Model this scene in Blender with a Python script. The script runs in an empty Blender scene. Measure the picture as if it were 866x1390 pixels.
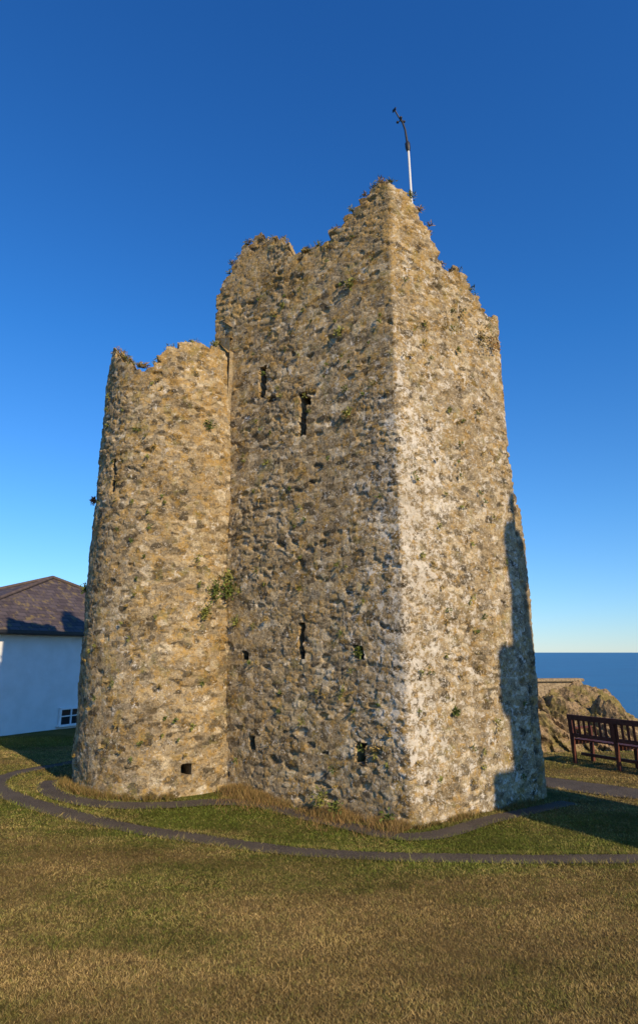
import bpy, math, random
import numpy as np
from mathutils import Vector
rng=np.random.default_rng(7); random.seed(7)
S=bpy.context.scene
COL=S.collection
# ------------------------------------------------------------ numpy noise
def hsh(ix,iy,seed=0):
    ix=np.asarray(ix).astype(np.int64); iy=np.asarray(iy).astype(np.int64)
    n=(ix*374761393+iy*668265263+seed*974711)&0xffffffff
    n=((n^(n>>13))*1274126177)&0xffffffff
    n=(n^(n>>16)); n=(n*668265263)&0xffffffff; n^=(n>>15)
    return (n&0xffffff)/float(0xffffff)
def vn(x,y,seed=0):
    x=np.asarray(x,float); y=np.asarray(y,float)
    ix=np.floor(x); iy=np.floor(y); fx=x-ix; fy=y-iy
    fx=fx*fx*(3-2*fx); fy=fy*fy*(3-2*fy)
    a=hsh(ix,iy,seed);b=hsh(ix+1,iy,seed);c=hsh(ix,iy+1,seed);d=hsh(ix+1,iy+1,seed)
    return (a*(1-fx)+b*fx)*(1-fy)+(c*(1-fx)+d*fx)*fy
def fbm(x,y,seed=0,o=4):
    r=0;a=.5;t=0
    for i in range(o):
        r=r+a*vn(x*2**i,y*2**i,seed+i*17);t+=a;a*=.5
    return r/t
def ss(a,b,x):
    t=np.clip((np.asarray(x,float)-a)/(b-a),0,1); return t*t*(3-2*t)
# ------------------------------------------------------------ mesh helpers
def link(o,parent=None):
    COL.objects.link(o)
    if parent: o.parent=parent
    return o
def empty(name,loc=(0,0,0)):
    e=bpy.data.objects.new(name,None); e.location=loc; e.empty_display_size=.3; return link(e)
def np_mesh(name,V,F,mat=None,attrs=None,smooth=False,parent=None):
    V=np.asarray(V,np.float32);F=np.asarray(F,np.int32);k=F.shape[1]
    me=bpy.data.meshes.new(name)
    me.vertices.add(len(V)); me.vertices.foreach_set('co',V.ravel())
    me.loops.add(F.size); me.loops.foreach_set('vertex_index',F.ravel())
    me.polygons.add(len(F)); me.polygons.foreach_set('loop_start',np.arange(0,F.size,k,dtype=np.int32))
    me.polygons.foreach_set('loop_total',np.full(len(F),k,np.int32))
    me.polygons.foreach_set('use_smooth',smooth if isinstance(smooth,np.ndarray) else np.full(len(F),smooth))
    me.update(calc_edges=True)
    if attrs:
        for n,a in attrs.items():
            at=me.color_attributes.new(n,'FLOAT_COLOR','POINT')
            c=np.ones((len(V),4),np.float32); c[:,:a.shape[1]]=a; at.data.foreach_set('color',c.ravel())
    o=bpy.data.objects.new(name,me)
    if mat: me.materials.append(mat)
    return link(o,parent)
def box(name,size,loc,mat,rotz=0,parent=None,bev=.01,rot=None):
    import bmesh
    bm=bmesh.new(); bmesh.ops.create_cube(bm,size=1)
    bmesh.ops.scale(bm,vec=size,verts=bm.verts)
    if bev: bmesh.ops.bevel(bm,geom=bm.edges[:],offset=bev,segments=2,affect='EDGES')
    me=bpy.data.meshes.new(name); bm.to_mesh(me); bm.free(); me.materials.append(mat)
    o=bpy.data.objects.new(name,me); o.location=loc; o.rotation_euler=rot or (0,0,rotz)
    return link(o,parent)
def lathe(name,prof,mat,loc=(0,0,0),n=24,parent=None,smooth=True,sx=1,sy=1):
    V=[];F=[]
    for (r,z) in prof:
        for i in range(n):
            a=2*math.pi*i/n; V.append((loc[0]+r*sx*math.cos(a),loc[1]+r*sy*math.sin(a),loc[2]+z))
    for j in range(len(prof)-1):
        for i in range(n):
            F.append((j*n+i,j*n+(i+1)%n,(j+1)*n+(i+1)%n,(j+1)*n+i))
    return np_mesh(name,V,F,mat,smooth=smooth,parent=parent)
def tube(name,pts,r,mat,parent=None,n=10):
    V=[];F=[];P=[Vector(p) for p in pts]
    rs=r if isinstance(r,(list,tuple)) else [r]*len(P)
    for i,p in enumerate(P):
        d=(P[min(i+1,len(P)-1)]-P[max(i-1,0)]).normalized()
        a=d.cross(Vector((0.1,1,0.05))).normalized(); b=d.cross(a)
        for k in range(n):
            t=2*math.pi*k/n; V.append(p+(a*math.cos(t)+b*math.sin(t))*rs[i])
    for i in range(len(P)-1):
        for k in range(n): F.append((i*n+k,i*n+(k+1)%n,(i+1)*n+(k+1)%n,(i+1)*n+k))
    return np_mesh(name,[tuple(v) for v in V],F,mat,smooth=True,parent=parent)
# ------------------------------------------------------------ material helper
class M:
    def __init__(s,name,rough=.9,spec=.2):
        s.m=bpy.data.materials.new(name); s.m.use_nodes=True; s.t=s.m.node_tree; s.n=s.t.nodes
        s.b=s.n['Principled BSDF']; s.b.inputs['Roughness'].default_value=rough
        s.b.inputs['Specular IOR Level'].default_value=spec
    def L(s,a,b): s.t.links.new(a,b)
    def v(s,x,sock):
        if isinstance(x,bpy.types.NodeSocket): s.L(x,sock)
        elif isinstance(x,(tuple,list)) and len(x)==3 and sock.type=='RGBA': sock.default_value=(*x,1)
        else: sock.default_value=x
    def coord(s): return s.n.new('ShaderNodeTexCoord').outputs['Object']
    def noise(s,scale,detail=4,rough=.55,dist=0,vec=None):
        n=s.n.new('ShaderNodeTexNoise'); n.inputs['Scale'].default_value=scale;n.inputs['Detail'].default_value=detail
        n.inputs['Roughness'].default_value=rough;n.inputs['Distortion'].default_value=dist
        s.L(vec or s.coord(),n.inputs['Vector']); return n.outputs['Fac']
    def mapr(s,x,a,b,c=0,d=1):
        n=s.n.new('ShaderNodeMapRange'); n.interpolation_type='SMOOTHSTEP'; s.v(x,n.inputs[0])
        for i,q in enumerate((a,b,c,d)): s.v(q,n.inputs[i+1])
        return n.outputs[0]
    def mix(s,f,a,b,mode='MIX'):
        n=s.n.new('ShaderNodeMix'); n.data_type='RGBA'; n.blend_type=mode
        s.v(f,n.inputs[0]); s.v(a,n.inputs[6]); s.v(b,n.inputs[7]); return n.outputs[2]
    def ramp(s,f,stops,interp='LINEAR'):
        n=s.n.new('ShaderNodeValToRGB'); e=n.color_ramp.elements; n.color_ramp.interpolation=interp
        while len(e)<len(stops): e.new(.5)
        for q,(p,c) in zip(e,stops): q.position=p;q.color=(*c,1)
        s.L(f,n.inputs[0]); return n.outputs[0]
    def math(s,op,a,b=0):
        n=s.n.new('ShaderNodeMath'); n.operation=op; s.v(a,n.inputs[0]); s.v(b,n.inputs[1]); return n.outputs[0]
    def attr(s,name):
        n=s.n.new('ShaderNodeAttribute'); n.attribute_name=name
        q=s.n.new('ShaderNodeSeparateColor'); s.L(n.outputs['Color'],q.inputs[0]); return n.outputs['Color'],q.outputs
    def bump(s,h,dist,strength=1):
        n=s.n.new('ShaderNodeBump'); n.inputs['Distance'].default_value=dist;n.inputs['Strength'].default_value=strength
        s.L(h,n.inputs['Height'])
        if s.b.inputs['Normal'].links: s.L(s.b.inputs['Normal'].links[0].from_socket,n.inputs['Normal'])
        s.L(n.outputs[0],s.b.inputs['Normal'])
    def col(s,c): s.v(c,s.b.inputs['Base Color']); return s
def simple(name,c,rough=.7,spec=.3,var=.25,scale=12):
    m=M(name,rough,spec); n=m.noise(scale,5)
    m.col(m.ramp(n,[(.3,tuple(x*(1-var) for x in c)),(.7,tuple(min(1,x*(1+var)) for x in c))])); m.bump(n,.003); return m.m

# ------------------------------------------------------------ STONE material
def stone_mat():
    m=M('rubble_masonry',.95,.08)
    _,a=m.attr('stone'); _,z=m.attr('zone')
    r1,r2,mor=a[0],a[1],a[2]
    base=m.ramp(r1,[(0,(.10,.084,.060)),(.14,(.20,.165,.110)),(.30,(.35,.285,.185)),(.45,(.45,.36,.22)),(.58,(.30,.26,.195)),(.72,(.46,.345,.18)),(.85,(.51,.425,.28)),(1,(.67,.59,.44))])
    n1=m.noise(9,5,.65); n2=m.noise(45,4,.75); n3=m.noise(1.7,4,.6,.4); n4=m.noise(22,4,.75,.3)
    base=m.mix(m.mapr(n1,.35,.7),base,m.mix(1,base,(.80,.73,.61),'MULTIPLY'))
    base=m.mix(m.mapr(n4,.52,.64,0,.9),base,m.mix(1,base,(.40,.36,.30),'MULTIPLY'))
    base=m.mix(m.mapr(n2,.50,.66,0,.8),base,m.mix(1,base,(1.65,1.58,1.4),'MULTIPLY'))
    base=m.mix(m.mapr(n2,.46,.34,0,.7),base,m.mix(1,base,(.48,.45,.39),'MULTIPLY'))
    mc=m.mix(m.mapr(n1,.35,.65),(.28,.215,.13),(.55,.46,.31))
    base=m.mix(m.math('MULTIPLY',mor,m.mapr(n4,.35,.6,.4,.95)),base,mc)
    # ochre lichen
    lo=m.math('MULTIPLY',m.mapr(m.math('ADD',m.noise(6.5,5,.75),m.math('MULTIPLY',z[1],.16)),.57,.66),m.mapr(n2,.38,.55,.2,1))
    base=m.mix(m.math('MULTIPLY',lo,.60),base,(.52,.31,.065))
    # thin green-gold moss
    mo=m.math('MULTIPLY',m.mapr(m.noise(3.1,6,.8,.5),.54,.64),m.mapr(n2,.36,.55,.1,1))
    base=m.mix(m.math('MULTIPLY',mo,.55),base,(.23,.21,.05))
    # dark weathering
    base=m.mix(m.math('MULTIPLY',m.mapr(m.math('ADD',m.noise(5,6,.75),m.math('MULTIPLY',z[2],.18)),.58,.68),.66),base,(.098,.082,.058))
    # white lime / lichen patches
    wl=m.math('ADD',m.noise(8,6,.82,.3),m.math('MULTIPLY',z[0],.19))
    wl2=m.math('ADD',m.noise(24,5,.82,.2),m.math('MULTIPLY',z[0],.13))
    w=m.math('MAXIMUM',m.mapr(wl,.65,.685),m.mapr(wl2,.645,.675))
    base=m.mix(m.math('MULTIPLY',w,.87),base,(.73,.67,.56))
    base=m.mix(m.mapr(n3,.38,.62,.0,.6),base,m.mix(1,base,(.73,.69,.62),'MULTIPLY'))
    m.col(base)
    m.bump(m.noise(85,4,.75),.008,.9); m.bump(n2,.016,.8); m.bump(n4,.014,.7)
    return m.m
STONE=stone_mat()

def stones(s,z,seed=0,cw=.118,ch=.060):
    s=s+.05*(vn(s*3,z*3,seed+1)-.5)+.016*(vn(s*16,z*16,seed+5)-.5); z=z+.12*(vn(s*.9,z*.9,seed+2)-.5)+.04*(vn(s*5,z*5,seed+3)-.5)+.012*(vn(s*24,z*24,seed+6)-.5)
    a=s/cw;b=z/ch; ia=np.floor(a);ib=np.floor(b)
    F1=np.full(s.shape,9.);F2=F1.copy();ids=np.zeros(s.shape);idz=ids.copy();c1=ids.copy();c2=ids.copy()
    for dj in (-2,-1,0,1,2):
        for di in (-2,-1,0,1,2):
            ci=ia+di;cj=ib+dj
            px=(ci+.06+.88*hsh(ci,cj,seed+12))*cw; pz=(cj+.2+.6*hsh(ci,cj,seed+13))*ch
            w=hsh(ci,cj,seed+14); asp=1.2+1.2*hsh(ci,cj,seed+15)
            d=(np.abs(s-px)**4+np.abs((z-pz)*asp)**4)**.25-w*.026+np.where(w<.20,.07,0)
            m1=d<F1
            F2=np.where(m1,F1,np.minimum(F2,d)); F1=np.where(m1,d,F1)
            ids=np.where(m1,ci,ids);idz=np.where(m1,cj,idz);c1=np.where(m1,px,c1);c2=np.where(m1,pz,c2)
    return F2-F1,ids,idz,c1,c2

def wall(name,sv,zv,plan,top,holes,zone,seed,parent,thick=.45,rag=.16,smax=None,lump=.08):
    Sg,Z=np.meshgrid(sv,zv,indexing='ij')
    e,i1,i2,cs,cz=stones(Sg,Z,seed)
    r1=hsh(i1,i2,seed+21);r2=hsh(i1,i2,seed+22);r3=hsh(i1,i2,seed+23)
    worn=fbm(Sg*1.3,Z*1.3,seed+36)
    prof=ss(.0,.012,e)*(.35+.75*ss(.3,.7,worn))
    tilt=(Sg-cs)*(r2-.5)*.21+(Z-cz)*(r3-.5)*.27
    disp=prof*(.006+.017*r3)+tilt*prof+lump*(fbm(Sg*.9,Z*.9,seed+31)-.5)+.020*(fbm(Sg*6,Z*6,seed+32)-.5)+.012*(fbm(Sg*28,Z*28,seed+33,2)-.5)
    disp=disp-.03*ss(.94,.97,r2)*ss(0,.012,e)
    P,N=plan(Sg,Z)
    V=P+N*disp[...,None]
    tp=top(cs)
    inner=P-N*thick; inner[...,2]+=.10*(fbm(Sg*5,Z*5,seed+60,2)-.75)-.38*ss(tp-.9,tp-.1,Z)
    keep=cz<tp+.14*(hsh(i1,i2,seed+40)-.5)+rag*2*(fbm(cs*4.3+cz*.7,cz*1.1,seed+44,4)-.5)
    for (hs,hz,w,h) in holes:
        jx=.04*(vn(Z*14,Sg*0,seed+50)-.5); jz=.03*(vn(Sg*14,Z*0,seed+51)-.5)
        keep&=~((np.abs(Sg-hs+jx)<w/2)&(np.abs(Z-hz+jz)<h/2))
    ns,nz=Sg.shape
    fk=keep[:-1,:-1]&keep[1:,:-1]&keep[:-1,1:]&keep[1:,1:]
    idx=np.arange(ns*nz).reshape(ns,nz); off=ns*nz
    q=np.stack([idx[:-1,:-1],idx[1:,:-1],idx[1:,1:],idx[:-1,1:]],-1)[fk]
    pad=np.zeros((ns+1,nz+1),bool); pad[1:-1,1:-1]=fk; pad[0]=pad[1]; pad[-1]=pad[-2]
    R=[]
    A=pad[:-1,1:-1];B=pad[1:,1:-1]
    e0=idx[:,:-1];e1=idx[:,1:]
    for msk,fl in ((A&~B,0),(B&~A,1)):
        a=e0[msk]+off;b=e1[msk]+off
        R.append(np.stack([b,a,a+off,b+off],-1) if fl else np.stack([a,b,b+off,a+off],-1))
    A=pad[1:-1,:-1];B=pad[1:-1,1:]
    e0=idx[:-1,:];e1=idx[1:,:]
    for msk,fl in ((A&~B,0),(B&~A,1)):
        a=e0[msk]+off;b=e1[msk]+off
        R.append(np.stack([b,a,a+off,b+off],-1) if not fl else np.stack([a,b,b+off,a+off],-1))
    F=np.concatenate([q]+R)
    VV=np.concatenate([V.reshape(-1,3),V.reshape(-1,3),inner.reshape(-1,3)])
    mort=1-ss(.002,.012,e)
    at=np.stack([r1,r2,mort],-1).reshape(-1,3); at=np.concatenate([at,at,at])
    zn=zone(Sg,Z).reshape(-1,3); zn=np.concatenate([zn,zn,zn])
    used=np.zeros(len(VV),bool);used[F.ravel()]=True
    remap=np.cumsum(used)-1
    sm=np.zeros(len(F),bool);sm[:len(q)]=True
    o=np_mesh(name,VV[used],remap[F],STONE,{'stone':at[used],'zone':zn[used]},sm,parent)
    ks=max(1,ns//60);kz=max(1,nz//60)
    si=np.unique(np.append(np.arange(0,ns,ks),ns-1));zi=np.arange(0,nz,kz)
    if smax is not None: si=si[sv[si]<smax]
    ip=inner[np.ix_(si,zi)]; kk=keep[np.ix_(si,zi)]
    ff=kk[:-1,:-1]&kk[1:,:-1]&kk[:-1,1:]&kk[1:,1:]
    id2=np.arange(len(si)*len(zi)).reshape(len(si),len(zi))
    q2=np.stack([id2[:-1,1:],id2[1:,1:],id2[1:,:-1],id2[:-1,:-1]],-1)[ff]
    aa=np.full((id2.size,3),.4)
    np_mesh(name+'_inner_face',ip.reshape(-1,3),q2,STONE,{'stone':aa,'zone':aa*.5},False,parent)
    return o

# ------------------------------------------------------------ TOWER
tower=empty('ruined_stone_tower',(0,0,0))
K=np.array([-1.81,9.90]);A=np.array([1.03,7.9]);B=np.array([2.88,9.17]);D=np.array([.04,11.17])
LL=np.linalg.norm(A-K);LR=np.linalg.norm(B-A);LB=np.linalg.norm(D-B);LK=np.linalg.norm(K-D)
cum=np.array([-1.0,0,LL,LL+LR,LL+LR+LB,LL+LR+LB+LK]); pts=np.array([K+(D-K)/LK,K,A,B,D,K])
def poly(s): return np.stack([np.interp(s,cum,pts[:,0]),np.interp(s,cum,pts[:,1])],-1)
segn=[]
for i in range(5):
    d=(pts[i+1]-pts[i]);d/=np.linalg.norm(d);segn.append((d[1],-d[0]))
segn=np.array(segn);nL=segn[1];nR=segn[2]
def main_plan(Sg,Z):
    s=Sg[:,0]; w=np.linspace(-.05,.05,9)
    p=0;n=0
    for o in w:
        q=np.clip(s+o,-1+1e-4,cum[-1]-1e-4); p=p+poly(q); n=n+segn[np.clip(np.searchsorted(cum,q,side='right')-1,0,4)]
    p/=len(w); n/=np.linalg.norm(n,axis=1)[:,None]
    P=np.zeros(Sg.shape+(3,));P[...,0]=p[:,0,None];P[...,1]=p[:,1,None];P[...,2]=Z
    Nn=np.zeros_like(P);Nn[...,0]=n[:,0,None];Nn[...,1]=n[:,1,None]
    return P,Nn
# survey points of the long face were taken on a slightly different plane; transfer them to this one
def cv(t,z):
    x=1.03-.748*t;y=7.9+.664*t;q=x/y;t2=(1.03-7.9*q)/(.817+.576*q)
    return t2,1.9+(z-1.9)*(7.9+.576*t2)/y
tl=[(3.96,7.4),(3.92,7.5),(3.91,7.97),(3.79,8.38),(3.46,8.77),(3.2,8.9),(2.80,9.0),(2.73,8.92),(2.15,8.58),(2.05,8.27),(1.58,8.1),(1.19,8.13),(.82,8.38),(.60,8.55),(.2,8.62),(0,8.57)]
tl=[cv(*p) for p in tl]
tr=[(.38,8.5),(.62,8.28),(.88,7.96),(1.04,7.47),(1.5,7.58),(1.71,7.35),(1.96,7.02),(2.24,7.03)]
ts=[LL-t for t,_ in tl]+[LL+t for t,_ in tr]+[LL+LR+.6,LL+LR+1.6,LL+LR+2.6,cum[4],cum[5],-.5,-1]
tz=[z for _,z in tl]+[z for _,z in tr]+[6.9,6.6,7.2,7.4,7.0,7.3,7.2]
ts=np.array(ts);tz=np.array(tz);o=np.argsort(ts);ts=ts[o];tz=tz[o]
main_top=lambda s:np.interp(s,ts,tz)
def hl(t,z,w,h):
    a,b=cv(t,z);return (LL-a,b,w,h)
holes=[hl(2.60,6.17,.14,.52),hl(1.69,5.36,.13,.66),hl(1.60,5.55,.12,.12),hl(1.69,2.05,.09,.46),hl(.695,.72,.14,.22),hl(2.83,1.85,.11,.11),hl(2.59,.68,.11,.15),hl(.70,1.90,.14,.16)]
def main_zone(s,z):
    right=ss(LL-.05,LL+.05,s)
    nearc=np.exp(-((s-LL)/.7)**2)
    wht=.34+.17*right+.36*nearc*ss(6.5,4,z)*ss(0,1,z)-.10*ss(6,8,z)
    och=.28+.40*ss(5,8,z)+.3*(fbm(s*.6,z*.6,91)-.3)+.25*ss(LL-2.3,LL-3.5,s)-.05*right
    drk=.10+.10*(1-right)*ss(4,1,z)
    return np.stack([wht,och,drk],-1)
fine=.0140
sv=np.concatenate([np.arange(-1,-.15,.06),np.arange(-.12,LL+LR+.02,fine),np.arange(LL+LR+.04,cum[-1]-.95,.06)])
wall('main_block',sv,np.arange(-.15,9.2,fine),main_plan,main_top,holes,main_zone,3,tower,rag=.15)
# round turret
cb=np.array([-2.28,10.29]);rb=1.31;ct=np.array([-2.44,10.24]);rt=1.12
tphi=np.radians(np.array([-200,-90,-43,-18,2,8,28,38,52,60,76,120,200]))
ttz=1.9+(np.array([6.6,6.9,6.9,6.80,6.62,6.33,6.43,6.62,6.9,6.98,6.92,6.7,6.4])-1.9)*.955
RR=1.21
def tur_plan(Sg,Z):
    ph=-Sg/RR; f=np.clip(Z/6.6,0,1.1)[...,None]
    c=cb*(1-f)+ct*f; r=rb*(1-f[...,0])+rt*f[...,0]
    P=np.zeros(Sg.shape+(3,));N=np.zeros_like(P)
    N[...,0]=-np.sin(ph);N[...,1]=-np.cos(ph)
    P[...,0]=c[...,0]+N[...,0]*r;P[...,1]=c[...,1]+N[...,1]*r;P[...,2]=Z
    return P,N
tur_top=lambda s:np.interp(s/RR,tphi,ttz)
def tur_zone(s,z):
    return np.stack([.31+0*s,.38+.2*ss(3,6.5,z)+.3*(fbm(s*.6,z*.6,97)-.4),.13+.18*ss(2,0,z)],-1)
a0,a1=math.radians(-92)*RR,math.radians(105)*RR
sv=np.concatenate([np.arange(-math.radians(190)*RR,-a1,.06),np.arange(-a1,-a0,fine)])
wall('round_turret',sv,np.arange(-.15,7.2,fine),tur_plan,lambda s:tur_top(-s),[(math.radians(25)*RR,.40,.12,.13),(-math.radians(36)*RR,4.45,.08,.55)],tur_zone,8,tower,smax=.9,lump=.14)
# broken wall stub behind the far right corner
stc=np.array([2.74,9.66]);rs_=.38
def st_plan(Sg,Z):
    ph=-Sg/rs_; P=np.zeros(Sg.shape+(3,));N=np.zeros_like(P)
    r=rs_*(1-.05*Z/4)
    N[...,0]=-np.sin(ph);N[...,1]=-np.cos(ph)
    P[...,0]=stc[0]+N[...,0]*r;P[...,1]=stc[1]+N[...,1]*r;P[...,2]=Z
    return P,N
def st_top(s): return np.interp(s/rs_,[-.6,.2,.7,1.05,1.3,1.7,2.3,3.2],[4.3,4.3,4.2,3.95,3.6,3.3,3.1,4.0])
wall('broken_wall_stub',np.arange(-.6*rs_,3.3*rs_,fine),np.arange(-.15,4.5,fine),st_plan,st_top,[],lambda s,z:np.stack([.3+0*s,.3+0*s,.3+0*s],-1),15,tower,thick=.3)

# wind vane / anemometer mast
WHITE=simple('painted_pole_white',(.7,.69,.66),.5,.3,.05); BLACK=simple('black_metal',(.02,.02,.022),.5,.4,.2)
mast=empty('wind_vane_mast',(1.57,9.2,7.2)); 
def T(p): return (p[0]-1.57,p[1]-9.2,p[2]-7.2)
tube('pole',[T((1.60,9.2,7.0)),T((1.55,9.2,10.35))],[.024,.020],WHITE,mast)
tube('collar',[T((1.55,9.2,10.30)),T((1.545,9.2,10.36)),T((1.54,9.2,10.46)),T((1.54,9.2,10.50))],[.03,.045,.045,.02],BLACK,mast)
tube('rod',[T((1.54,9.2,10.45)),T((1.51,9.2,10.75)),T((1.45,9.2,10.98))],[.022,.018,.015],BLACK,mast)
tube('vane_arm',[T((1.33,9.15,11.13)),T((1.44,9.2,10.95)),T((1.50,9.22,10.87))],.013,BLACK,mast)
for a in range(3):
    an=a*2.1+.4; cx,cy=1.44+.065*math.cos(an),9.2+.065*math.sin(an)
    tube('cup_arm_%d'%a,[T((1.44,9.2,10.95)),T((cx,cy,10.95))],.007,BLACK,mast)
    lathe('cup_%d'%a,[(.001,-.025),(.018,-.018),(.026,0),(.02,.014),(.001,.016)],BLACK,T((cx,cy,10.95)),12,mast)
box('tail_fin',(.012,.09,.06),T((1.325,9.15,11.13)),BLACK,.6,mast,.003)

# ------------------------------------------------------------ TERRAIN
def terr(x,y):
    x=np.asarray(x,float);y=np.asarray(y,float)
    z=.05*(fbm(x*.35,y*.35,61,2)-.5)
    z=z+.10*ss(.8,-1.6,x)*ss(7.9,9.6,y)*ss(15,12,y)
    z=z-1.1*ss(13.2,18.5,y-.10*(x-5))*ss(1.5,4,x)
    r=np.sqrt(x*x+(y-2)**2)+3*(fbm(x*.15,y*.15,62)-.5)
    z=z-16*ss(27,42,r)
    far=ss(16,24,r)
    return z+far*.5*(fbm(x*.5,y*.5,63)-.5)
def grid_axis(c0,c1,d,lim):
    a=list(np.arange(c0,c1+1e-6,d)); st=d
    while a[-1]<lim: st*=1.25; a.append(a[-1]+st)
    st=d
    while a[0]>-lim: st*=1.25; a.insert(0,a[0]-st)
    return np.array(a)
PATHS=[]
path_front=[(-3.9,12.6),(-4.25,11.7),(-4.66,10.9),(-4.70,10.2),(-4.35,9.5),(-3.64,8.84),(-2.565,8.12),(-1.43,7.55),(-.095,7.05),(1.18,6.86),(3.04,6.82),(5.5,7.0),(8,7.4)]
path_right=[(1.9,12.4),(3.0,11.0),(3.9,10.1),(4.9,9.35),(6.5,8.4),(8.5,7.6)]
def arc(c,r,a0,a1,n): return [(c[0]-r*math.sin(a),c[1]-r*math.cos(a)) for a in np.linspace(a0,a1,n)]
strip=arc(cb,1.62,1.45,-.2,10)+[tuple(A+(K-A)*.60+nL*.28),tuple(A+(K-A)*.3+nL*.28),tuple(A+nL*.22+nR*.20),tuple(A+(B-A)*.5+nR*.28),tuple(B+nR*.28+(B-A)*.12)]
def dense(pts,step=.1):
    P=[Vector((*p,0)) for p in pts]; out=[]
    for i in range(len(P)-1):
        p0=P[max(i-1,0)];p1=P[i];p2=P[i+1];p3=P[min(i+2,len(P)-1)]
        n=max(2,int((p2-p1).length/step))
        for k in range(n):
            t=k/n
            out.append(.5*((2*p1)+(p2-p0)*t+(2*p0-5*p1+4*p2-p3)*t*t+(3*p1-p0-3*p2+p3)*t**3))
    out.append(P[-1]); return np.array([(p.x,p.y) for p in out])
def ribbon(name,pts,wd,mat,h,seed):
    c=dense(pts); PATHS.append((c,wd))
    d=np.gradient(c,axis=0); d/=np.linalg.norm(d,axis=1)[:,None]; n=np.stack([-d[:,1],d[:,0]],-1)
    us=np.linspace(-1,1,7); V=[];m=len(c); ar=np.arange(m)*.1
    for i,u in enumerate(us):
        j=u*wd/2*(1+.35*(fbm(ar*2.5,ar*0+u*3,seed)-.5))
        p=c+n*j[:,None]; V.append(np.stack([p[:,0],p[:,1],terr(p[:,0],p[:,1])+h],-1))
    V=np.array(V);idx=np.arange(7*m).reshape(7,m)
    q=np.stack([idx[:-1,:-1],idx[:-1,1:],idx[1:,1:],idx[1:,:-1]],-1).reshape(-1,4)[:,::-1]
    return np_mesh(name,V.reshape(-1,3),q,mat,smooth=True)
gm=M('path_asphalt',.95,.1);n=gm.noise(3,4);n2=gm.noise(90,3,.7)
gm.col(gm.mix(gm.mapr(n2,.4,.7),gm.mix(gm.mapr(n,.3,.7),(.05,.042,.033),(.09,.075,.055)),(.15,.12,.09)));gm.bump(n2,.008)
ribbon('footpath',path_front,.28,gm.m,.007,5)
ribbon('asphalt_footpath',path_right,.8,gm.m,.007,6)
ribbon('gravel_margin',strip,.26,gm.m,.011,7)
def pmask(x,y):
    d=np.full(x.shape,9.)
    for c,w in PATHS:
        for k in range(0,len(c),1):
            d=np.minimum(d,np.hypot(x-c[k,0],y-c[k,1])-w/2)
    return d
def green(x,y):
    g=fbm(x*.8,y*1.3,71,5)
    g=ss(.36,.68,g)
    band=np.exp(-((y-(8.2-.2*x))/1.35)**2)
    return np.clip(.06+.45*g+.62*band+.5*ss(12,15,y),0,1)
ax=grid_axis(-9,9,.10,600); ay=grid_axis(2,18,.10,600)
X,Y=np.meshgrid(ax,ay,indexing='ij');Zt=terr(X,Y)
idx=np.arange(X.size).reshape(X.shape)
q=np.stack([idx[:-1,:-1],idx[1:,:-1],idx[1:,1:],idx[:-1,1:]],-1).reshape(-1,4)
g=green(X,Y); slope=ss(25,30,np.sqrt(X*X+(Y-2)**2))
at=np.stack([g,slope,g*0],-1).reshape(-1,3)
m=M('turf',.95,.08);_,a=m.attr('ground')
n1=m.noise(30,6,.75);n2=m.noise(160,4,.7);n3=m.noise(1.6,5,.6)
f=m.mapr(m.math('ADD',a[0],m.math('MULTIPLY',m.math('SUBTRACT',n1,.5),1.6)),.1,.9)
c=m.mix(f,(.27,.185,.07),(.12,.135,.022))
c=m.mix(m.mapr(n3,.35,.65,0,.65),c,m.mix(1,c,(.6,.57,.5),'MULTIPLY'))
c=m.mix(m.mapr(n2,.42,.62,0,.8),c,m.mix(1,c,(.5,.46,.38),'MULTIPLY'))
c=m.mix(a[1],c,m.mix(m.mapr(m.noise(.8,8,.7),.4,.6),(.10,.085,.04),(.22,.17,.10)))
m.col(c);m.bump(n2,.02,.8);m.bump(n1,.04,.6)
np_mesh('ground',np.stack([X,Y,Zt],-1).reshape(-1,3),q,m.m,{'ground':at},True)

# grass blades ------------------------------------------------
bm_=M('grass_blades',.85,.08);ca,_a=bm_.attr('bc');bm_.col(ca)
def blades(name,x,y,h,w,col,lean=.6):
    n=len(x);z=terr(x,y)
    a=rng.uniform(0,2*np.pi,n); la=rng.uniform(0,2*np.pi,n); l=h*lean*rng.uniform(.2,1.3,n)
    dx=np.cos(a)*w/2;dy=np.sin(a)*w/2
    V=np.empty((n,3,3))
    V[:,0]=np.stack([x-dx,y-dy,z],-1);V[:,1]=np.stack([x+dx,y+dy,z],-1)
    V[:,2]=np.stack([x+np.cos(la)*l,y+np.sin(la)*l,z+h],-1)
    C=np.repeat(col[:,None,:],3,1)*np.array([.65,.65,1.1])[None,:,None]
    return np_mesh(name,V.reshape(-1,3),np.arange(n*3).reshape(n,3),bm_.m,{'bc':C.reshape(-1,3)})
def in_tower(x,y):
    P=np.array([K,A,B,D]);ins=np.ones(x.shape,bool)
    for i in range(4):
        a=P[i];b=P[(i+1)%4];ins&=((b[0]-a[0])*(y-a[1])-(b[1]-a[1])*(x-a[0]))>0
    return ins|(np.hypot(x-cb[0],y-cb[1])<rb)
N=620000
yy=3.6*np.exp(rng.random(N)*math.log(16/3.6)); xx=rng.uniform(-.58,.62,N)*yy
k=~in_tower(xx,yy)
xx,yy=xx[k],yy[k]
d=pmask(xx,yy); k=d>rng.uniform(-.05,.02,len(xx)); xx,yy,d=xx[k],yy[k],d[k]
g=np.clip(green(xx,yy)+.8*(fbm(xx*14,yy*14,74,2)-.5)+rng.normal(0,.22,len(xx)),0,1)[:,None]
straw=np.array([.45,.315,.12]);gr=np.array([.17,.205,.035])
patch=fbm(xx*1.1,yy*2.4,75,5)[:,None]
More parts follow.
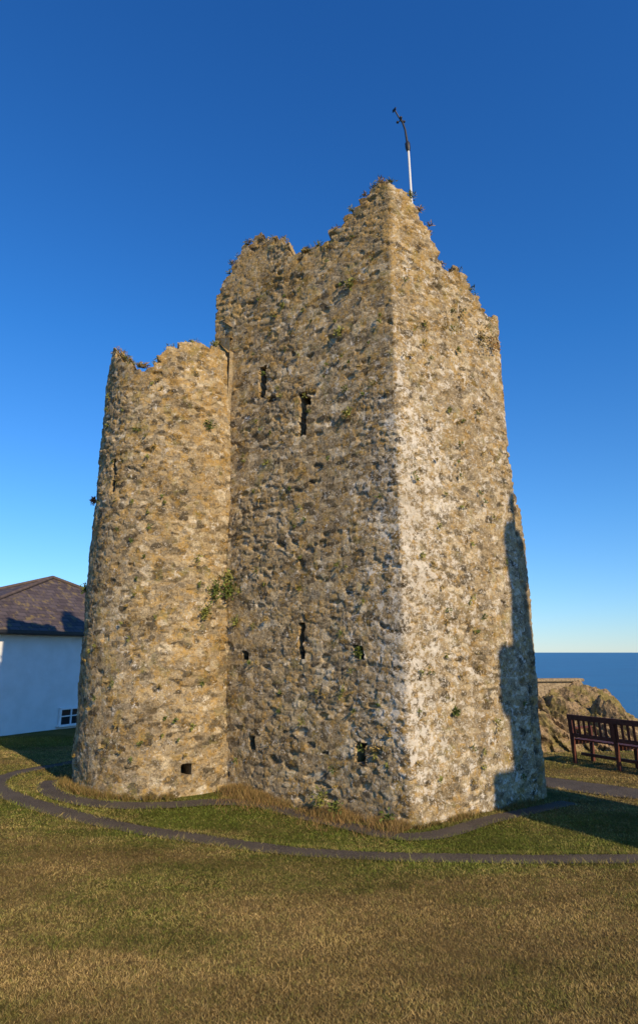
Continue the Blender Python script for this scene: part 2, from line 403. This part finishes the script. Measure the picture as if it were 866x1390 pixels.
col=(straw*(1-g)+gr*g)*rng.uniform(.4,1.25,(len(xx),1))*(.35+1.35*patch)
hh=rng.uniform(.006,.017,len(xx))*(1+1.6*ss(.08,.0,d))*(.6+.9*fbm(xx*5,yy*5,76,3))*np.where(rng.random(len(xx))<.03,1.8,1)
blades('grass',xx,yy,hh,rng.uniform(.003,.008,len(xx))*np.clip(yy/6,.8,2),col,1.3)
bx=[];by=[];bh=[];bc=[]
def foot(p0,p1,n,nrm,h,spread,g):
    t=rng.random(n);o=np.abs(rng.normal(0,spread,n))+.02
    dens=fbm(t*9,t*0+p0[0],77,3); kk=dens>rng.uniform(.30,.62,n)
    t,o,dens=t[kk],o[kk],dens[kk]
    bx.append(p0[0]+(p1[0]-p0[0])*t+nrm[0]*o);by.append(p0[1]+(p1[1]-p0[1])*t+nrm[1]*o)
    bh.append(h*rng.uniform(.3,1.1,len(t))*(.5+dens))
    gg=np.clip(rng.normal(g,.25,len(t)),0,1)[:,None]
    bc.append((np.array([.42,.25,.10])*(1-gg)+np.array([.13,.15,.03])*gg)*rng.uniform(.5,1.2,(len(t),1)))
foot(A,K*.8+A*.2,16000,nL,.12,.11,.30)
foot(A,A+(K-A)*.75,6000,nL,.06,.25,.2)
foot(A,B,4000,nR,.07,.05,.5)
for i in range(10):
    an0=-.35+i*.19; p0=arc(cb,rb,an0,an0+.19,2)
    foot(p0[0],p0[1],900,(-math.sin(an0),-math.cos(an0)),.09,.06,.45)
bx,by,bh,bc=map(np.concatenate,(bx,by,bh,bc))
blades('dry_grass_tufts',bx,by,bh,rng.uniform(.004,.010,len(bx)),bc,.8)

# wall plants ---------------------------------------------------
lm=M('wall_plant_leaves',.7,.25);ca,_a=lm.attr('bc');lm.col(ca)
LV=[];LC=[]
def clump(p,n,r,col,var=.4,size=.03,down=.3,nrm=(0,-1,0),elong=2.2):
    nrm=np.array(nrm,float)
    for _ in range(n):
        d=rng.normal(0,1,3);d/=np.linalg.norm(d)
        if d@nrm<0: d-=2*(d@nrm)*nrm
        q=np.array(p)+d*r*rng.uniform(.1,1)-np.array([0,0,down*r*rng.random()])
        a=d+rng.normal(0,.6,3);a/=np.linalg.norm(a);b=np.cross(a,rng.normal(0,1,3));b/=np.linalg.norm(b)
        s=size*rng.uniform(.5,1.3)
        LV.append([q-a*s*elong/2,q+b*s/2,q+a*s*elong/2,q-b*s/2]); LC.append(np.array(col)*rng.uniform(1-var,1+var))
def onL(t,z,o=.03): t,z=cv(t,z);p=A+(K-A)/LL*t+nL*o; return (p[0],p[1],z)
def onR(t,z,o=.03): p=A+(B-A)/LR*t+nR*o; return (p[0],p[1],z)
def onT(deg,z,o=.03):
    f=z/6.6;c=cb*(1-f)+ct*f;r=rb*(1-f)+rt*f+o;a=math.radians(deg);return (c[0]-r*math.sin(a),c[1]-r*math.cos(a),z)
G=(.11,.14,.028);G2=(.22,.22,.05);RB=(.38,.16,.06);nl=(nL[0],nL[1],.2);nr=(nR[0],nR[1],.2)
clump(onL(.72,7.15),110,.11,G2,nrm=nl,size=.022);clump(onL(.95,6.45),80,.10,G2,nrm=nl,size=.022);clump(onL(.80,5.15),80,.10,G2,nrm=nl,size=.022)
clump(onL(2.45,4.75),40,.06,G2,nrm=nl,size=.02);clump(onL(.70,1.90,.0),60,.08,G,nrm=nl,size=.022)
clump(onT(-38,5.3,.04),100,.11,G,nrm=nl,size=.022);clump(onT(-44,2.85,.04),230,.17,G,nrm=nl,down=1,size=.024);clump(onT(-36,2.5,.04),150,.13,G2,nrm=nl,down=1,size=.024)
clump(onL(3.15,2.85),150,.15,G,nrm=nl,size=.024);clump(onL(3.2,3.05),90,.12,G2,nrm=nl,size=.022);clump(onL(3.0,2.35),60,.10,G2,nrm=nl,size=.022);clump(onT(-30,3.2),40,.08,G2,nrm=nl,size=.022)
clump(onT(70,2.85,.05),80,.09,G,nrm=(-1,0,0),size=.022);clump(onT(84,4.3,.08),170,.09,RB,nrm=(-1,0,0),elong=4,size=.016)
clump(onT(-28,.95),30,.06,G2,nrm=nl,size=.02)
clump((1.0,8.2,8.70),190,.11,RB,nrm=(0,0,1),elong=5,size=.016,down=0);clump(onL(1.45,8.14,-.1),120,.09,(.3,.2,.09),nrm=(0,0,1),elong=5,size=.015,down=0)
clump(onL(2.3,8.75,-.15),50,.08,G2,nrm=(0,0,1),down=0,size=.02)
clump(onR(.55,6.4),45,.07,G2,nrm=nr,size=.02);clump(onR(1.75,6.65),150,.17,(.26,.20,.06),nrm=nr,down=1.6,size=.018);clump(onR(2.0,6.6),110,.14,(.34,.19,.06),nrm=nr,down=1.5,size=.018)
clump(onR(1.2,6.2),40,.06,G2,nrm=nr,size=.02);clump(onR(.95,5.2),30,.05,G2,nrm=nr,size=.02);clump(onR(.75,1.2),60,.07,G,nrm=nr,size=.022);clump(onR(.3,3.1),25,.05,G2,nrm=nr,size=.02)
clump(onL(1.25,.2,.10),180,.14,G2,nrm=nl,size=.022,down=.6);clump(onL(1.0,.12,.12),120,.12,G,nrm=nl,down=.3,size=.022);clump(onL(.25,.1,.1),60,.10,G,nrm=nl,size=.022)
for i in range(160):
    cc=(G2,(.30,.21,.06),G)[rng.integers(0,3)]; r_=rng.uniform(.03,.07)
    if rng.random()<.6: clump(onL(rng.uniform(.1,3.2),rng.uniform(.3,8)),22,r_,cc,nrm=nl,size=.015,elong=3)
    else: clump(onR(rng.uniform(.1,2.1),rng.uniform(.3,7)),22,r_,cc,nrm=nr,size=.015,elong=3)
for i in range(60): clump(onT(rng.uniform(-35,60),rng.uniform(.3,6.0)),22,rng.uniform(.03,.06),(G2,(.30,.21,.06),G)[i%3],nrm=nl,size=.015,elong=3)
for i in range(22):
    a=rng.uniform(-50,80); zt=float(tur_top(np.array(math.radians(a))*RR)); clump(onT(a,zt+.05,-.06),40,.09,((.30,.2,.08),G2)[i%2],nrm=(0,0,1),elong=5,size=.014,down=0)
for i in range(46):
    s_=rng.uniform(.1,LL+LR-.1);P_,N_=main_plan(np.array([[s_]]),np.array([[0.]])); p_=P_[0,0]-N_[0,0]*rng.uniform(-.02,.12); clump((p_[0],p_[1],float(main_top(s_))+.04),40,.085,((.30,.2,.08),G2)[i%2],nrm=(0,0,1),elong=5,size=.014,down=0)
LV=np.array(LV);LC=np.repeat(np.array(LC)[:,None,:],4,1)
np_mesh('wall_plants',LV.reshape(-1,3),np.arange(len(LV)*4).reshape(-1,4),lm.m,{'bc':LC.reshape(-1,3)})

# ------------------------------------------------------------ SEA
m=M('sea_water',.35,.35);n=m.noise(.25,6,.7);n2=m.noise(.012,4,.6)
m.col(m.mix(m.mapr(n2,.35,.65),(.004,.07,.17),(.007,.095,.21)));m.bump(n,.5,.6)
np_mesh('sea',[(-25000,-25000,-12),(25000,-25000,-12),(25000,25000,-12),(-25000,25000,-12)],[(0,1,2,3)],m.m)

# ------------------------------------------------------------ ROCK OUTCROP + ruin
def rock(name,c,sz,seed,mat,parent=None):
    import bmesh
    bm=bmesh.new();bmesh.ops.create_icosphere(bm,subdivisions=6,radius=1)
    V=np.array([v.co[:] for v in bm.verts])
    d=1+.9*(fbm(V[:,0]*1.7+V[:,2]*.9,V[:,1]*1.7-V[:,2]*1.3,seed,3)-.5)+.35*(np.abs(fbm(V[:,0]*6+V[:,2]*5,V[:,1]*6-V[:,2]*4,seed+3,4)-.5)*2-.3)
    W=V*d[:,None]*np.array(sz)+np.array(c)
    for v,w in zip(bm.verts,W): v.co=w
    me=bpy.data.meshes.new(name);bm.to_mesh(me);bm.free();me.materials.append(mat)
    return link(bpy.data.objects.new(name,me),parent)
m=M('lichened_rock',.95,.1);n1=m.noise(1.6,7,.7);n2=m.noise(9,6,.75);n3=m.noise(3.5,6,.7)
c=m.mix(m.mapr(n2,.38,.58),(.18,.13,.075),(.50,.35,.19));c=m.mix(m.mapr(n1,.48,.58,0,.6),c,(.28,.24,.06));c=m.mix(m.mapr(n3,.54,.62,0,.7),c,(.07,.06,.04));m.col(c);m.bump(n2,.08,1);m.bump(n3,.2,.8)
ROCK=m.m
rock('rocky_outcrop',(6.8,20.6,-.85),(2.4,1.6,1.85),31,ROCK)
rock('rocky_outcrop',(8.1,20.2,-1.0),(1.7,1.5,1.65),37,ROCK)
rock('rocky_outcrop',(8.9,19.6,-1.3),(1.25,1.2,1.15),43,ROCK)
m=M('ruin_stone',.95,.1);n1=m.noise(14,6,.7);m.col(m.ramp(n1,[(.35,(.2,.15,.095)),(.6,(.44,.34,.21))]));m.bump(n1,.05,1)
ruin=empty('ruined_stone_hut',(7.3,20.6,.6))
box('wall_front',(1.5,.35,.75),(0,0,.05),m.m,.15,ruin,.04);box('wall_side',(.35,1.2,.6),(.75,.75,0),m.m,.15,ruin,.04);box('wall_end',(.5,.4,.45),(-.9,.2,.4),m.m,.1,ruin,.05);box('wall_capping',(1.62,.45,.09),(0,0,.475),m.m,.15,ruin,.02)

# ------------------------------------------------------------ BENCH
W=simple('bench_wood',(.11,.035,.02),.6,.3,.35,20)
bd=math.atan2(-.87,.5)
bench=empty('park_bench',(4.52,12.30,float(terr(4.52,12.30))-.02));bench.rotation_euler=(0,0,bd)
L=1.85
for i,x in enumerate((.04,L/2,L-.04)):
    box('leg_back_%d'%i,(.06,.06,.82),(x,0,.40),W,0,bench,.006,rot=(.07,0,0))
    box('leg_front_%d'%i,(.06,.06,.60 if i!=1 else .42),(x,.50,.29 if i!=1 else .2),W,0,bench,.006)
    box('side_rail_%d'%i,(.045,.46,.07),(x,.25,.37),W,0,bench,.005)
    if i!=1: box('arm_%d'%i,(.07,.56,.035),(x,.25,.61),W,0,bench,.008)
for i in range(5): box('seat_slat_%d'%i,(L,.075,.025),(L/2,.09+i*.095,.42),W,0,bench,.005)
box('top_rail',(L,.045,.09),(L/2,-.035,.80),W,0,bench,.008);box('low_rail',(L,.035,.06),(L/2,-.005,.50),W,0,bench,.006)
for i in range(16): box('back_slat_%d'%i,(.045,.018,.27),(.12+i*(L-.24)/15,-.02,.64),W,0,bench,.003,rot=(.07,0,0))
box('stretcher',(L,.04,.05),(L/2,.25,.16),W,0,bench,.005)

# ------------------------------------------------------------ WHITE COTTAGE
cot=empty('white_building',(0,0,0))
u=np.array([.46,.888]);u/=np.linalg.norm(u);inn=np.array([-u[1],u[0]]);mid=np.array([-6.2,18.33]);hl_,hw=4.7,2.0
rz=math.atan2(u[1],u[0]);cen=mid+inn*hw
WW=M('white_render',.9,.15);n=WW.noise(2.5,6,.6);n2=WW.noise(60,3)
WW.col(WW.mix(WW.mapr(n,.35,.7),(.80,.80,.78),(.73,.73,.70)));WW.bump(n2,.006)
box('walls',(hl_*2,hw*2,2.7),(cen[0],cen[1],1.1),WW.m,rz,cot,.01)
m=M('slate_roof',.8,.25);br=m.n.new('ShaderNodeTexBrick');br.inputs['Scale'].default_value=1;br.inputs['Brick Width'].default_value=.28;br.inputs['Row Height'].default_value=.16;br.inputs['Mortar Size'].default_value=.008
uvn=m.n.new('ShaderNodeUVMap');m.L(uvn.outputs[0],br.inputs['Vector']);br.inputs['Color1'].default_value=(.065,.050,.052,1);br.inputs['Color2'].default_value=(.11,.088,.09,1);br.inputs['Mortar'].default_value=(.02,.02,.02,1)
n=m.noise(5,6,.75);m.col(m.mix(m.mapr(n,.53,.63,0,.75),br.outputs['Color'],(.22,.16,.06)));m.bump(br.outputs['Fac'],.02,-1)
def w3(a,b,z): p=cen+u*a+inn*b; return (p[0],p[1],z)
ov=.22;ez=2.42;az=4.04
co=[w3(-hl_-ov,-hw-ov,ez),w3(hl_+ov,-hw-ov,ez),w3(hl_+ov,hw+ov,ez),w3(-hl_-ov,hw+ov,ez),w3(0,0,az)]
lo=[(x,y,z-.06) for x,y,z in co[:4]]
me=bpy.data.meshes.new('roof');me.from_pydata(co+lo,[],[(0,1,4),(1,2,4),(2,3,4),(3,0,4),(5,6,1,0),(6,7,2,1),(7,8,3,2),(8,5,0,3),(8,7,6,5)])
uvl=me.uv_layers.new(name='UVMap')
for p in me.polygons:
    n_=p.normal;h=Vector((0,0,1)).cross(n_)
    h=h.normalized() if h.length>.01 else Vector((1,0,0));v_=n_.cross(h)
    for li in p.loop_indices:
        c_=me.vertices[me.loops[li].vertex_index].co;uvl.data[li].uv=(c_.dot(h),c_.dot(v_))
me.materials.append(m.m);link(bpy.data.objects.new('roof',me),cot)
RG=simple('ridge_tiles',(.10,.075,.065),.85,.2,.3,9)
for i in range(4):
    a=Vector(co[i]);b=Vector((*co[4][:2],az)); tube('hip_ridge_%d'%i,[a+Vector((0,0,.02)),b+Vector((0,0,.03))],.05,RG,cot,8)
gp=cen-inn*(hw+ov+.04); box('gutter',(hl_*2+.5,.09,.09),(gp[0],gp[1],2.37),BLACK,rz,cot,.02)
gp=cen-inn*(hw+.11); box('soffit',(hl_*2+.1,.20,.03),(gp[0],gp[1],2.33),BLACK,rz,cot,.0)
gl=M('window_glass',.08,.6);gl.col((.02,.025,.03))
FR=simple('window_frame_white',(.8,.8,.78),.5,.3,.03)
wp=mid+u*-.50
def wb(nm,sx,sy,sz,a,o,z,mt): p=wp+u*a-inn*o; box(nm,(sx,sy,sz),(p[0],p[1],z),mt,rz,cot,.004)
wb('window_glass',1.0,.02,.36,0,.015,.28,gl.m)
for nm,a,sx in (('frame_left',-.52,.06),('frame_right',.52,.06),('mullion_1',-.17,.035),('mullion_2',.17,.035)): wb(nm,sx,.05,.40,a,.032,.28,FR)
wb('frame_top',1.1,.05,.05,0,.035,.485,FR);wb('transom',.98,.035,.025,0,.034,.30,FR);wb('window_sill',1.2,.12,.05,0,.065,.075,FR)

# ------------------------------------------------------------ ADDED MEMORIAL (invented, unseen right of the camera; shaped to shadow the tower)
mem=empty('added_shadow_memorial',(7.90,1.75,0))
MS=simple('added_memorial_stone',(.45,.42,.37),.8,.2,.2)
rr=math.atan2(-.83,.56)
box('step_lower',(2.6,2.6,.3),(0,0,.1),MS,rr,mem,.02);box('step_upper',(2.1,2.1,.3),(0,0,.40),MS,rr,mem,.02)
box('plinth',(1.75,1.75,4.4),(0,0,2.75),MS,rr,mem,.05);box('pedestal',(.95,.95,1.4),(0,0,5.65),MS,rr,mem,.03);box('cornice',(1.25,1.25,.28),(0,0,6.5),MS,rr,mem,.06)
lathe('figure_robe',[(.36,0),(.34,.5),(.27,1.0),(.29,1.4),(.34,1.75),(.28,1.95),(.10,2.03),(.08,2.1),(.13,2.2),(.15,2.32),(.11,2.46),(.001,2.5)],MS,(0,0,6.64),20,mem,sx=1.0,sy=.8)
tube('figure_arm',[(.0,.28,8.4),(.05,.42,8.0),(.15,.40,7.75)],[.09,.08,.06],MS,mem)
tube('figure_arm_b',[(.0,-.28,8.4),(.05,-.40,8.05),(.2,-.30,7.8)],[.09,.08,.06],MS,mem)

# ------------------------------------------------------------ LIGHT / SKY / CAMERA
el=math.radians(29);sx,sy=.56,-.8285
sd=Vector((sx*math.cos(el),sy*math.cos(el),math.sin(el)))
sl=bpy.data.lights.new('sun','SUN');sl.energy=5.0;sl.angle=math.radians(.5);sl.color=(1,.80,.53)
so=bpy.data.objects.new('sun',sl);so.rotation_euler=sd.to_track_quat('Z','Y').to_euler();so.location=(10,-10,20);link(so)
w=bpy.data.worlds.new('World');S.world=w;w.use_nodes=True;nt=w.node_tree
bg=nt.nodes['Background'];sk=nt.nodes.new('ShaderNodeTexSky');sk.sky_type='NISHITA';sk.sun_disc=False;sk.sun_elevation=el
sk.sun_rotation=math.atan2(sx,sy);sk.air_density=1.0;sk.dust_density=0;sk.ozone_density=2
tc=nt.nodes.new('ShaderNodeTexCoord');sep=nt.nodes.new('ShaderNodeSeparateXYZ');nt.links.new(tc.outputs['Generated'],sep.inputs[0])
rp=nt.nodes.new('ShaderNodeValToRGB');e=rp.color_ramp.elements   # clear polarised-blue sky correction by elevation
for p,c in ((0,(.48,.64,.96)),(.06,(.43,.67,.99)),(.2,(.33,.70,1.08)),(.45,(.20,.68,1.20)),(1,(.14,.58,1.20))):
    if p in(0,1): q=e[0 if p==0 else len(e)-1]
    else: q=e.new(p)
    q.position=p;q.color=(*c,1)
nt.links.new(sep.outputs['Z'],rp.inputs[0])
tint=nt.nodes.new('ShaderNodeMix');tint.data_type='RGBA';tint.blend_type='MULTIPLY';tint.inputs[0].default_value=1
nt.links.new(sk.outputs[0],tint.inputs[6]);nt.links.new(rp.outputs[0],tint.inputs[7]);nt.links.new(tint.outputs[2],bg.inputs[0]);bg.inputs[1].default_value=.15
cam=bpy.data.cameras.new('camera');cam.sensor_fit='HORIZONTAL';cam.sensor_width=24;cam.lens=24.03;cam.shift_y=-.052;cam.clip_end=60000;cam.clip_start=.05
co_=bpy.data.objects.new('camera',cam);co_.location=(0,0,1.9);co_.rotation_euler=(math.radians(90+15.2),0,0);link(co_);S.camera=co_
S.view_settings.view_transform='Standard';S.view_settings.look='None';S.view_settings.exposure=0
